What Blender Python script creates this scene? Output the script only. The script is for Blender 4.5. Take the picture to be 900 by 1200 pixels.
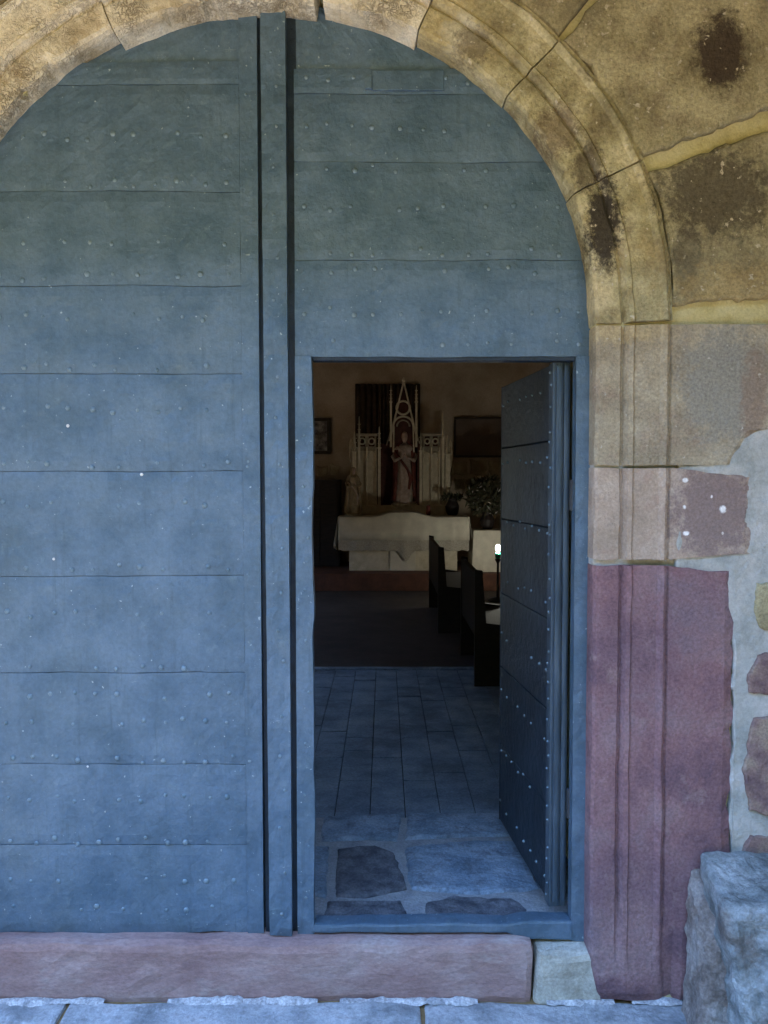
import bpy, bmesh, math, random
from mathutils import Vector, noise, Matrix
random.seed(7)
S = bpy.context.scene
COL = S.collection
R = math.radians
for o in list(bpy.data.objects): bpy.data.objects.remove(o)

# ------------------------------------------------------------------ camera
F = 933.0          # focal length in pixels of the 900x1200 photograph
D = 2.59           # camera to door face
HC = 1.50          # eye height above the foot of the door
PITCH = R(2.3); ROLL = R(0.15)
cam = bpy.data.cameras.new('camera'); co = bpy.data.objects.new('camera', cam); COL.objects.link(co)
co.location = (0, -D, HC)
co.rotation_euler = (math.pi/2 - PITCH, 0, 0)
cam.sensor_fit = 'VERTICAL'; cam.sensor_height = 36; cam.lens = 36*F/1200.0
cam.clip_start = 0.05; cam.clip_end = 2000
S.camera = co
S.render.resolution_x = 768; S.render.resolution_y = 1024

# ------------------------------------------------------------------ light
SUN = Vector((-0.62, 0.42, 0.95)).normalized()
elev = math.asin(SUN.z); az = math.atan2(SUN.x, SUN.y)
w = bpy.data.worlds.new('World'); S.world = w; w.use_nodes = True
nt = w.node_tree; nt.nodes.clear()
sky = nt.nodes.new('ShaderNodeTexSky'); sky.sky_type = 'NISHITA'; sky.sun_disc = False
sky.sun_elevation = elev; sky.sun_rotation = az
sky.ozone_density = 6.0; sky.air_density = 1.0; sky.dust_density = 0.3
bg = nt.nodes.new('ShaderNodeBackground'); bg.inputs['Strength'].default_value = 0.15
wo = nt.nodes.new('ShaderNodeOutputWorld')
nt.links.new(sky.outputs[0], bg.inputs[0]); nt.links.new(bg.outputs[0], wo.inputs[0])
sl = bpy.data.lights.new('sun', 'SUN'); sl.energy = 2.0; sl.angle = R(0.5); sl.color = (1.0, 0.90, 0.74)
so = bpy.data.objects.new('sun', sl); COL.objects.link(so)
so.rotation_euler = SUN.to_track_quat('Z', 'Y').to_euler()
S.view_settings.view_transform = 'Standard'; S.view_settings.look = 'None'
S.view_settings.gamma = 1.0; S.view_settings.exposure = 4.45
S.render.engine = 'CYCLES'
S.cycles.max_bounces = 10; S.cycles.diffuse_bounces = 6

# ------------------------------------------------------------------ helpers
def W(px, py, Y):
    """point of the place at distance plane y=Y that lies on the sight line through a photo pixel"""
    u = (px-450)/F; v = (600-py)/F
    c, s = math.cos(PITCH), math.sin(PITCH)
    dy = c + v*s; dz = v*c - s
    t = (Y + D)/dy
    return Vector((u*t, Y, HC + dz*t))

def fb(p, sc=1.0, oct=4):
    return noise.fractal(Vector(p)*sc, 0.6, 2.1, oct)

def link(name, me, mat, parent=None):
    o = bpy.data.objects.new(name, me); COL.objects.link(o)
    if mat is not None: me.materials.append(mat)
    if parent is not None: o.parent = parent
    return o

def from_bm(name, bm, mat, parent=None, smooth=False, origin=True):
    me = bpy.data.meshes.new(name)
    bmesh.ops.recalc_face_normals(bm, faces=bm.faces[:])
    bm.to_mesh(me); bm.free()
    if smooth:
        for p in me.polygons: p.use_smooth = True
    return link(name, me, mat, parent)

def empty(name, label, cat, group=None, loc=(0, 0, 0)):
    o = bpy.data.objects.new(name, None); COL.objects.link(o); o.empty_display_size = .1
    o.location = loc
    o['label'] = label; o['category'] = cat
    if group: o['group'] = group
    return o

def tag(o, label, cat, group=None):
    o['label'] = label; o['category'] = cat
    if group: o['group'] = group
    return o

def struct(o): o['kind'] = 'structure'; return o

def box(bm, x0, x1, y0, y1, z0, z1, bev=0.0):
    v = [bm.verts.new((x, y, z)) for x in (x0, x1) for y in (y0, y1) for z in (z0, z1)]
    f = [(0, 1, 3, 2), (4, 6, 7, 5), (0, 4, 5, 1), (2, 3, 7, 6), (0, 2, 6, 4), (1, 5, 7, 3)]
    fs = [bm.faces.new([v[i] for i in q]) for q in f]
    if bev > 0:
        es = {e for q in fs for e in q.edges}
        bmesh.ops.bevel(bm, geom=list(es), offset=bev, segments=2, affect='EDGES', profile=.6)

def boxo(name, x0, x1, y0, y1, z0, z1, mat, parent=None, bev=0.0):
    bm = bmesh.new(); box(bm, x0, x1, y0, y1, z0, z1, bev)
    return from_bm(name, bm, mat, parent)

def tube(bm, pts, rads, seg=8, cap=True, flat=1.0):
    rings = []
    n = len(pts)
    for i, p in enumerate(pts):
        p = Vector(p)
        d = (Vector(pts[min(i+1, n-1)]) - Vector(pts[max(i-1, 0)])).normalized()
        a = d.orthogonal().normalized() if abs(d.z) > .9 else d.cross(Vector((0, 0, 1))).normalized()
        if abs(d.z) > .9:
            a = (Vector((1, 0, 0)) - d*d.x).normalized()
        b = d.cross(a)
        r = rads[i] if isinstance(rads, (list, tuple)) else rads
        rings.append([bm.verts.new(p + a*math.cos(t)*r + b*math.sin(t)*r*flat) for t in [2*math.pi*k/seg for k in range(seg)]])
    for i in range(n-1):
        for k in range(seg):
            bm.faces.new((rings[i][k], rings[i][(k+1) % seg], rings[i+1][(k+1) % seg], rings[i+1][k]))
    if cap:
        bm.faces.new(rings[0][::-1]); bm.faces.new(rings[-1])

def lathe(bm, prof, c=(0, 0, 0), seg=16, ex=1.0, ey=1.0, fold=0, famp=0.0):
    rings = []
    for r, z in prof:
        ring = []
        for k in range(seg):
            t = 2*math.pi*k/seg
            rr = r*(1+famp*math.sin(fold*t+z*3))
            ring.append(bm.verts.new((c[0]+rr*ex*math.cos(t), c[1]+rr*ey*math.sin(t), c[2]+z)))
        rings.append(ring)
    for i in range(len(prof)-1):
        for k in range(seg):
            bm.faces.new((rings[i][k], rings[i][(k+1) % seg], rings[i+1][(k+1) % seg], rings[i+1][k]))
    bm.faces.new(rings[0][::-1]); bm.faces.new(rings[-1])

# ------------------------------------------------------------------ materials
def material(name, cols, scale=3.0, rough=.85, bump=.3, bscale=40, stretch=(1, 1, 1), patches=(), stains=(), specks=None,
             crackle=None, streak=None, spec=.3, metal=0.0, vary=.1, bdist=.01, offset=(0, 0, 0)):
    """cols: colours blended by a noise; patches: (colour, scale, lo, hi, amount); stains: (centre, radii, colour, amount)"""
    m = bpy.data.materials.new(name); m.use_nodes = True
    nt = m.node_tree; N = nt.nodes; L = nt.links
    bsdf = N['Principled BSDF']
    bsdf.inputs['Roughness'].default_value = rough
    bsdf.inputs['Specular IOR Level'].default_value = spec
    bsdf.inputs['Metallic'].default_value = metal
    tc = N.new('ShaderNodeTexCoord'); mp = N.new('ShaderNodeMapping')
    mp.inputs['Scale'].default_value = stretch; mp.inputs['Location'].default_value = offset
    L.new(tc.outputs['Object'], mp.inputs[0])
    def nz(sc, det=6, ro=.6, vec=None):
        n = N.new('ShaderNodeTexNoise'); n.inputs['Scale'].default_value = sc
        n.inputs['Detail'].default_value = det; n.inputs['Roughness'].default_value = ro
        L.new(vec or mp.outputs[0], n.inputs['Vector']); return n.outputs['Fac']
    def ramp(fac, stops):
        r = N.new('ShaderNodeValToRGB'); e = r.color_ramp.elements
        e[0].position, e[0].color = stops[0]; e[1].position, e[1].color = stops[-1]
        for p, c in stops[1:-1]:
            q = e.new(p); q.color = c
        L.new(fac, r.inputs[0]); return r.outputs[0]
    def c4(c): return (c[0], c[1], c[2], 1)
    def mix(a, b, fac, mode='MIX'):
        x = N.new('ShaderNodeMix'); x.data_type = 'RGBA'; x.blend_type = mode
        if isinstance(fac, float): x.inputs[0].default_value = fac
        else: L.new(fac, x.inputs[0])
        for s, v in ((6, a), (7, b)):
            if isinstance(v, tuple): x.inputs[s].default_value = c4(v)
            else: L.new(v, x.inputs[s])
        return x.outputs[2]
    def math_(op, a, b=None, c=None, clamp=False):
        x = N.new('ShaderNodeMath'); x.operation = op; x.use_clamp = clamp
        for i, v in enumerate((a, b, c)):
            if v is None: continue
            if isinstance(v, (int, float)): x.inputs[i].default_value = v
            else: L.new(v, x.inputs[i])
        return x.outputs[0]
    n0 = nz(scale)
    if len(cols) == 1: cols = [cols[0], cols[0]]
    k = len(cols)
    col = ramp(n0, [(.36+.28*i/(k-1), c4(c)) for i, c in enumerate(cols)])
    for (pc, ps, lo, hi, amt) in patches:
        f = ramp(nz(ps, 8, .7), [(lo, (0, 0, 0, 1)), (hi, (amt, amt, amt, 1))])
        col = mix(col, tuple(pc), f)
    if streak:
        sm = N.new('ShaderNodeMapping'); sm.inputs['Scale'].default_value = (16, 6, .9); L.new(tc.outputs['Object'], sm.inputs[0])
        sf = ramp(nz(2.2, 9, .75, sm.outputs[0]), [(.55, (0, 0, 0, 1)), (.68, (streak[1],)*3+(1,))])
        col = mix(col, tuple(streak[0]), sf)
        s2 = N.new('ShaderNodeMapping'); s2.inputs['Scale'].default_value = (1.5, 6, 9); L.new(tc.outputs['Object'], s2.inputs[0])
        sf = ramp(nz(6, 10, .8, s2.outputs[0]), [(.63, (0, 0, 0, 1)), (.66, (streak[1],)*3+(1,))])
        col = mix(col, tuple(streak[2]), sf)
    if stains:
        wob = N.new('ShaderNodeTexNoise'); wob.inputs['Scale'].default_value = 22; wob.inputs['Detail'].default_value = 10
        wob.inputs['Roughness'].default_value = .8
        L.new(tc.outputs['Object'], wob.inputs['Vector'])
        for (cc, rr, sc, amt) in stains:
            sub = N.new('ShaderNodeVectorMath'); sub.operation = 'SUBTRACT'; sub.inputs[1].default_value = cc
            L.new(tc.outputs['Object'], sub.inputs[0])
            dv = N.new('ShaderNodeVectorMath'); dv.operation = 'DIVIDE'; dv.inputs[1].default_value = (rr[0], 10, rr[1])
            L.new(sub.outputs[0], dv.inputs[0])
            ln = N.new('ShaderNodeVectorMath'); ln.operation = 'LENGTH'; L.new(dv.outputs[0], ln.inputs[0])
            d = math_('ADD', ln.outputs['Value'], math_('MULTIPLY_ADD', wob.outputs['Fac'], 2.6, -1.3))
            f = math_('MULTIPLY', math_('SUBTRACT', 1.1, d, clamp=False), 2.2, clamp=True)
            f = math_('MULTIPLY', f, amt, clamp=True)
            col = mix(col, tuple(sc), f)
    if specks:
        sc, ss, thr = specks
        f = ramp(nz(ss, 3, .5), [(thr, (0, 0, 0, 1)), (min(thr+.04, 1), (1, 1, 1, 1))])
        col = mix(col, tuple(sc), f)
    height = nz(bscale, 8, .65)
    if crackle:
        cs, cw, cc = crackle
        vo = N.new('ShaderNodeTexVoronoi'); vo.feature = 'DISTANCE_TO_EDGE'; vo.inputs['Scale'].default_value = cs
        wn = N.new('ShaderNodeTexNoise'); wn.inputs['Scale'].default_value = cs*.8; wn.inputs['Detail'].default_value = 4
        L.new(mp.outputs[0], wn.inputs['Vector'])
        vm = N.new('ShaderNodeVectorMath'); vm.operation = 'MULTIPLY_ADD'; vm.inputs[1].default_value = (.06, .06, .06)
        L.new(wn.outputs['Color'], vm.inputs[0]); L.new(mp.outputs[0], vm.inputs[2]); L.new(vm.outputs[0], vo.inputs['Vector'])
        f = ramp(vo.outputs['Distance'], [(0, (1, 1, 1, 1)), (cw, (0, 0, 0, 1))])
        msk = ramp(nz(4), [(.44, (0, 0, 0, 1)), (.58, (1, 1, 1, 1))])
        ff = math_('MULTIPLY', math_('MULTIPLY', f, msk), .5)
        col = mix(col, tuple(cc), ff)
        height = math_('SUBTRACT', height, ff)
    # fine variation
    v = ramp(nz(bscale*2.2, 6, .7), [(.3, (1-vary*2, 1-vary*2, 1-vary*2, 1)), (.7, (1+vary, 1+vary, 1+vary, 1))])
    col = mix(col, v, 1.0, 'MULTIPLY')
    L.new(col, bsdf.inputs['Base Color'])
    if bump > 0:
        b = N.new('ShaderNodeBump'); b.inputs['Strength'].default_value = bump; b.inputs['Distance'].default_value = bdist
        L.new(height, b.inputs['Height']); L.new(b.outputs[0], bsdf.inputs['Normal'])
    return m

def emis(name, col, st):
    m = bpy.data.materials.new(name); m.use_nodes = True
    b = m.node_tree.nodes['Principled BSDF']; b.inputs['Base Color'].default_value = (*col, 1)
    b.inputs['Emission Color'].default_value = (*col, 1); b.inputs['Emission Strength'].default_value = st
    return m

def WS(px, py): return tuple(W(px, py, -.09))
# the portal stone: cream limestone above, with its own weathering marks
STAINS = [
    (WS(845, 62), (.09, .13), (.045, .028, .018), .9),
    (WS(708, 262), (.055, .16), (.04, .032, .025), .95),
    (WS(700, 345), (.05, .07), (.62, .52, .30), .7), (WS(540, 35), (.07, .05), (.62, .58, .42), .7),
    (WS(655, 150), (.07, .09), (.12, .075, .045), .6),
    (WS(690, 195), (.05, .08), (.07, .05, .035), .6),
    (WS(840, 225), (.20, .15), (.09, .075, .05), .85),
    (WS(805, 300), (.05, .12), (.09, .075, .05), .6),
    (WS(715, 440), (.05, .12), (.34, .24, .18), .5),
    (WS(765, 480), (.05, .13), (.24, .22, .19), .6),
    (WS(555, 50), (.06, .06), (.12, .09, .06), .6),
    (WS(25, 90), (.06, .05), (.15, .11, .07), .5),
    (WS(900, 340), (.3, .1), (.40, .30, .13), .6)]
M = {}
M['arch_stone'] = material('cream limestone', [(.20, .165, .09), (.38, .34, .185), (.58, .52, .32)], 7, .9, .9, 40,
    patches=[((.14, .10, .06), 9, .56, .66, .55), ((.48, .37, .17), 3, .5, .7, .6)], stains=STAINS, specks=((.55, .49, .36), 46, .68), vary=.2)
M['crackle_stone'] = material('limestone with crackled limewash', [(.46, .38, .24), (.66, .59, .43), (.80, .74, .58)], 7, .9, .9, 45,
    patches=[((.26, .18, .10), 9, .60, .68, .6)], crackle=(62, .15, (.16, .115, .07)), vary=.12)
M['wall_stone'] = material('weathered ashlar', [(.19, .16, .09), (.34, .30, .17), (.47, .42, .25)], 5, .92, .9, 45,
    patches=[((.15, .10, .065), 7, .55, .68, .5), ((.27, .235, .12), 2.6, .5, .7, .5)], stains=STAINS, specks=((.52, .46, .33), 50, .67), vary=.22)
M['grey_stone'] = material('greyed ashlar', [(.27, .225, .15), (.37, .315, .215), (.46, .40, .28)], 5, .9, .8, 50,
    patches=[((.32, .22, .16), 6, .52, .68, .6)], stains=[(WS(850, 450), (.16, .21), (.27, .26, .215), .85)]+STAINS[6:8] + [(WS(730, 385), (.16, .05), (.5, .40, .22), .7), (WS(885, 470), (.05, .16), (.27, .18, .12), .6)], specks=((.46, .43, .36), 55, .69), vary=.2)
M['brown_stone'] = material('brown pink sandstone', [(.34, .27, .20), (.43, .34, .26), (.50, .41, .32)], 6, .9, .8, 50,
    patches=[((.32, .21, .17), 8, .55, .68, .6)], vary=.16,
    stains=[(WS(838, 600), (.155, .17), (.235, .175, .16), .9), (WS(803, 563), (.010, .008), (.9, .88, .85), 1), (WS(802, 594), (.006, .008), (.9, .88, .85), 1), (WS(847, 597), (.012, .013), (.9, .88, .85), 1),
            (WS(804, 625), (.010, .008), (.9, .88, .85), 1), (WS(834, 582), (.004, .006), (.8, .75, .7), 1), (WS(847, 625), (.004, .006), (.7, .65, .6), 1)])
M['red_stone'] = material('red sandstone', [(.17, .10, .115), (.25, .14, .145), (.32, .20, .195)], 5, .88, .8, 45,
    patches=[((.16, .12, .145), 2.5, .48, .66, .75), ((.38, .29, .27), 9, .58, .72, .55), ((.36, .24, .22), 2.0, .56, .7, .5)], vary=.2)
M['sill_stone'] = material('worn red sill stone', [(.26, .16, .15), (.33, .22, .20), (.38, .29, .27)], 5, .85, .5, 50,
    stretch=(.5, 1, 1), patches=[((.42, .38, .35), 7, .56, .7, .6)], vary=.14)
M['pale_block'] = material('pale sill block', [(.30, .28, .22), (.42, .40, .33), (.52, .5, .42)], 9, .85, .6, 50, vary=.16)
M['yellow_mortar'] = material('yellow lime mortar', [(.44, .38, .17), (.56, .50, .25), (.60, .55, .31)], 6, .95, .7, 70, vary=.1)
M['grey_plaster'] = material('grey lime plaster', [(.30, .32, .29), (.41, .42, .38), (.50, .50, .46)], 8, .95, 1.0, 40,
    patches=[((.30, .29, .26), 12, .6, .7, .5)], vary=.1)
M['rubble'] = material('dark rubble stone', [(.17, .11, .11), (.26, .18, .16), (.33, .26, .2)], 12, .9, .8, 60, vary=.2)
M['bench_stone'] = material('rough granite', [(.15, .17, .17), (.25, .28, .28), (.38, .41, .41)], 9, .8, 1.0, 35, stretch=(1, 1, 1),
    patches=[((.20, .15, .12), 5, .52, .66, .6), ((.62, .62, .6), 24, .62, .7, .7)], vary=.2, bdist=.02)
M['seat_side_shade'] = material('rough stone browned for less sky light', [(.16, .13, .11), (.27, .23, .20), (.38, .35, .32)], 9, .9, 1.0, 40, patches=[((.5, .48, .45), 22, .6, .72, .6)], vary=.22, bdist=.015)
M['paving'] = material('worn grey paving', [(.22, .24, .25), (.36, .38, .39), (.50, .52, .53)], 6, .75, .8, 30,
    patches=[((.24, .2, .18), 6, .56, .7, .6), ((.7, .7, .7), 14, .6, .72, .6)], vary=.18, bdist=.015)
M['limewash'] = material('limewash residue', [(.32, .33, .34), (.52, .52, .52), (.68, .68, .66)], 22, .85, 1, 60, vary=.25)
M['ground'] = material('dry ochre ground', [(.17, .115, .05), (.24, .16, .075)], 1.2, .95, .4, 20, vary=.15)
M['vault'] = material('ochre porch plaster', [(.38, .27, .15), (.46, .34, .20)], 2, .95, .4, 30, vary=.1)
M['hedge'] = material('dark sky blocking hedge', [(.03, .04, .015), (.08, .08, .03)], 6, .95, 1.0, 12, vary=.3)
M['beam'] = material('dark boards for sky blocking ceiling', [(.07, .047, .028), (.12, .08, .05)], 5, .8, .4, 30, stretch=(3, .4, 1), vary=.15)
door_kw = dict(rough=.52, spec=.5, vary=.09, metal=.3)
M['door'] = material('blue grey painted sheet', [(.070, .125, .180), (.098, .160, .225), (.122, .188, .255)], 5, bump=.5, bscale=30, streak=((.06, .10, .13), .5, (.26, .33, .36)),
    patches=[((.075, .125, .16), 3.5, .48, .7, .6), ((.17, .25, .29), 15, .58, .72, .5), ((.19, .235, .25), 2.2, .56, .75, .4), ((.05, .08, .10), 60, .66, .74, .6)], specks=((.33, .42, .46), 60, .70), bdist=.012, **door_kw)
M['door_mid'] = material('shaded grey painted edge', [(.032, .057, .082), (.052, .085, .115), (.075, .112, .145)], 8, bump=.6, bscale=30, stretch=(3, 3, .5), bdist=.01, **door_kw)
M['door_post'] = material('blue grey painted timber', [(.11, .18, .22), (.15, .235, .28), (.20, .28, .31)], 6, bump=.7, bscale=30,
    stretch=(3, 3, .5), patches=[((.25, .33, .36), 20, .6, .72, .6)], bdist=.01, **door_kw)
M['door_in'] = material('door paint darkened for shade', [(.009, .019, .031), (.014, .029, .047), (.021, .039, .061)], 7, bump=.6, bscale=28,  # door paint darkened to stand in for shade on the open leaf
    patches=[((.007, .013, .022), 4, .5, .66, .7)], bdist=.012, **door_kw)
M['stud'] = material('painted iron studs', [(.10, .17, .22), (.19, .27, .32)], 18, .45, .3, 80, spec=.6, metal=.3)
M['stud_bright'] = material('bare iron stud', [(.6, .62, .62), (.75, .76, .76)], 30, .35, .2, 80, spec=.8)
M['iron'] = material('dark iron', [(.03, .035, .04), (.05, .055, .06)], 20, .6, .4, 60)
M['flag'] = material('threshold flagstone', [(.15, .21, .27), (.22, .29, .36), (.29, .36, .43)], 8, .75, .8, 40,
    patches=[((.09, .10, .12), 10, .5, .65, .7)], vary=.2)
M['flag_dark'] = material('dark threshold cobble', [(.06, .07, .085), (.11, .12, .14), (.17, .18, .2)], 14, .75, .9, 45, vary=.2)
M['flag_mortar'] = material('threshold mortar', [(.24, .26, .28), (.34, .36, .37)], 10, .9, .8, 50, vary=.15)
M['plank'] = material('worn floor tiles', [(.12, .165, .215), (.17, .23, .29), (.23, .30, .36)], 5, .75, .6, 40, patches=[((.09, .11, .14), 3, .5, .66, .6)], vary=.18)
M['plaster_in'] = material('ochre interior plaster', [(.34, .275, .205), (.42, .345, .26), (.47, .39, .30)], 1.6, .95, .4, 20,
    patches=[((.25, .20, .14), 2, .52, .7, .5)], vary=.08)
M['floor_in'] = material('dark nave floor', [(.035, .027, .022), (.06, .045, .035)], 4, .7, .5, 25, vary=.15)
M['red_step'] = material('red brown altar step', [(.08, .035, .022), (.12, .05, .03)], 6, .8, .3, 25)
M['cloth'] = material('white altar cloth', [(.50, .46, .38), (.60, .55, .45)], 7, .9, .3, 60, vary=.05)
M['lace'] = material('lace border', [(.32, .29, .24), (.46, .42, .35)], 60, .9, .6, 120, vary=.15)
M['cream'] = material('cream painted wood', [(.46, .40, .29), (.60, .53, .40)], 9, .7, .4, 40, patches=[((.30, .23, .15), 12, .58, .7, .5)], vary=.1)
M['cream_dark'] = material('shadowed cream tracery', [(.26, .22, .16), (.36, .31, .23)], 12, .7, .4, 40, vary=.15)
M['gilt'] = material('dull gilt wood', [(.34, .27, .18), (.50, .42, .30)], 14, .5, .3, 40, metal=.1, vary=.15)
M['niche'] = material('dark red niche', [(.05, .018, .014), (.09, .03, .022)], 9, .7, .3, 30)
M['curtain'] = material('dark brown cloth', [(.045, .03, .02), (.075, .05, .035)], 6, .95, .3, 40)
M['dark_wood'] = material('dark pew wood', [(.015, .012, .012), (.03, .022, .02)], 8, .55, .4, 25, stretch=(1, 1, 4))
M['robe_red'] = material('red statue robe', [(.08, .02, .015), (.16, .04, .03)], 12, .6, .3, 40)
M['robe_white'] = material('pale statue drapery', [(.26, .19, .15), (.42, .33, .28)], 14, .7, .3, 40)
M['robe_brown'] = material('brown statue cloak', [(.20, .15, .09), (.32, .24, .15)], 14, .7, .3, 40)
M['skin'] = material('painted statue skin', [(.36, .24, .18), (.45, .31, .24)], 20, .6, .1, 40)
M['frame'] = material('dark picture frame', [(.03, .02, .015), (.05, .035, .02)], 20, .5, .2, 40)
M['picture'] = material('faded religious print', [(.05, .045, .05), (.20, .19, .18), (.42, .40, .36)], 9, .6, .1, 40)
M['board'] = material('brown wall panel', [(.13, .095, .07), (.18, .13, .10)], 3, .8, .2, 20)
M['leaf'] = material('dark dried foliage', [(.03, .035, .02), (.07, .07, .04), (.10, .08, .05)], 20, .7, .2, 40)
M['petal'] = material('pale flower petals', [(.42, .38, .35), (.6, .55, .5)], 20, .7, .2, 40)
M['green_glass'] = material('green votive glass', [(.02, .35, .2)], 5, .15, 0, 40, spec=.6)
M['flame'] = emis('flame', (1.0, .98, .85), 14)
M['black'] = material('black joint bed', [(.01, .01, .01)], 5, .95, 0, 30)  # near black, seen in the joints between floor tiles

# ------------------------------------------------------------------ chapel wall with its arched portal
CX = -.3756; CZ = 1.939       # centre of the arch
RI = 1.059                              # intrados
WY = -.09                               # face of the wall
GZ = -.19                               # porch paving level
wall = empty('chapel_wall', 'old chapel wall of cream and red stone with a round arched doorway', 'wall')

def core():
    bm = bmesh.new()
    Ro = RI + .045
    X0, X1, Z1 = -3.6, 3.9, 6.2
    inner = [(CX+Ro, GZ)] + [(CX+Ro*math.cos(a), CZ+Ro*math.sin(a)) for a in [math.pi*i/40 for i in range(41)]] + [(CX-Ro, GZ)]
    outer = []
    for i in range(len(inner)):
        if i == 0: outer.append((X1, GZ)); continue
        if i == len(inner)-1: outer.append((X0, GZ)); continue
        a = math.pi*(i-1)/40
        dx, dz = math.cos(a), math.sin(a)
        t = 1e9
        if dx > 1e-6: t = min(t, (X1-CX)/dx)
        if dx < -1e-6: t = min(t, (X0-CX)/dx)
        if dz > 1e-6: t = min(t, (Z1-CZ)/dz)
        outer.append((CX+dx*t, CZ+dz*t))
    for y0, y1 in ((-.06, .9),):
        A = [[bm.verts.new((p[0], y, p[1])) for p in L_] for y in (y0, y1) for L_ in (inner, outer)]
        fi, fo, bi, bo = A
        for i in range(len(inner)-1):
            bm.faces.new((fi[i], fi[i+1], fo[i+1], fo[i]))
            bm.faces.new((bi[i], bo[i], bo[i+1], bi[i+1]))
            bm.faces.new((fi[i], bi[i], bi[i+1], fi[i+1]))
            bm.faces.new((fo[i], fo[i+1], bo[i+1], bo[i]))
        # wall corners above
    return from_bm('wall_core', bm, M['yellow_mortar'], wall)
core()
# the corners missed by the radial fan
boxo('wall_core', -3.6, 3.9, -.055, .895, 5.2, 6.19, M['yellow_mortar'], wall)

# moulded profile (r measured from the arch centre, y depth)
PROF = [(RI, .10), (RI, 0), (RI, -.055), (RI+.004, -.072), (RI+.013, -.080), (RI+.045, -.081), (RI+.080, -.080), (RI+.086, -.070), (RI+.091, -.068), (RI+.096, -.080),
        (RI+.103, -.093), (RI+.116, -.096), (RI+.122, -.088), (RI+.130, -.090), (RI+.165, -.091), (RI+.200, -.090), (RI+.209, -.099), (RI+.218, -.102),
        (RI+.226, -.096), (RI+.230, -.083), (RI+.233, -.083), (RI+.238, -.089)]
def wob(p, amp): return Vector((fb(p, 6)*amp, fb((p[0]+9, p[1], p[2]), 7)*amp, fb((p[0], p[1]+5, p[2]), 6)*amp))

def squeeze(x, z):
    k = max(0, min(1, 1-(z-CZ)/.55)); k = k*k*(3-2*k)
    d = abs(x-CX); k *= max(0, min(1, 1-(d-RI-.26)/.5))
    return x - math.copysign(.022*k, x-CX) if d > .8 else x
def squeeze_mesh(o):
    for v in o.data.vertices: v.co.x = squeeze(v.co.x, v.co.z)
    return o
def arch_stone(a0, a1, mat, dr=0.0, dy=0.0, rough=.004, chip=0.0, name='arch_stone'):
    """one voussoir of the moulded arch between two angles (degrees)"""
    bm = bmesh.new(); n = max(5, int(abs(a1-a0)*1.1))
    rows = []
    for i in range(n+1):
        a = R(a0 + (a1-a0)*i/n)
        row = []
        for j, (r, y) in enumerate(PROF):
            rr = r + dr
            x = CX + rr*math.cos(a); z = CZ + rr*math.sin(a)
            q = wob((x, y, z), rough)
            if j >= 2: y2 = y + dy
            else: y2 = y
            e = 0
            if j in (2, 3, 4) and chip:
                c = max(0, fb((x, 3, z), 9)+.05)*chip
                e = c
            row.append(bm.verts.new((x+q.x+math.cos(a)*e, y2+q.y*(.9 if j > 1 else 0)+e*.5, z+q.z+math.sin(a)*e)))
        # back side
        row.append(bm.verts.new((CX+(RI+.238+dr)*math.cos(a), .10, CZ+(RI+.238+dr)*math.sin(a))))
        rows.append(row)
    m = len(rows[0])
    for i in range(n):
        for j in range(m):
            k = (j+1) % m
            bm.faces.new((rows[i][j], rows[i][k], rows[i+1][k], rows[i+1][j]))
    bm.faces.new(rows[0][::-1]); bm.faces.new(rows[-1])
    return squeeze_mesh(from_bm(name, bm, mat, wall))

def ang(px, py, Y=-.085):
    p = W(px, py, Y); return math.degrees(math.atan2(p.z-CZ, p.x-CX))
J = [ang(735, 379), ang(735, 197), ang(625, 80), ang(492, 28), ang(371, 8), ang(126, 20), 146.5, 163, 180]
g = .13
mats = ['arch_stone', 'arch_stone', 'arch_stone', 'crackle_stone', 'crackle_stone', 'crackle_stone', 'arch_stone', 'arch_stone']
drs = [0, .002, 0, -.012, -.024, .004, 0, 0]
dys = [0, -.002, .001, -.004, -.014, .004, 0, 0]
for i in range(len(J)-1):
    a0, a1 = J[i]+g, J[i+1]-g
    if i == 3: a1 -= .8
    if i == 4: a0 += .45
    arch_stone(a0, a1, M[mats[i]], drs[i], dys[i], .004 if i < 3 else .006, chip=.03 if i in (3, 4, 5) else .014)
# mortar behind the joints
def sweep_mortar():
    bm = bmesh.new(); rows = []
    for i in range(73):
        a = R(180*i/72)
        rows.append([bm.verts.new((CX+r*math.cos(a), y, CZ+r*math.sin(a))) for r, y in ((RI+.014, .09), (RI+.014, -.050), (RI+.08, -.058), (RI+.13, -.066), (RI+.235, -.070), (RI+.25, .09))])
    for i in range(72):
        # open joint beside the keystone
        if abs(180*(i+.5)/72 - J[4]) < 1.6: continue
        for j in range(5):
            bm.faces.new((rows[i][j], rows[i][j+1], rows[i+1][j+1], rows[i+1][j]))
    return squeeze_mesh(from_bm('mortar', bm, M['yellow_mortar'], wall))
sweep_mortar()

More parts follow.
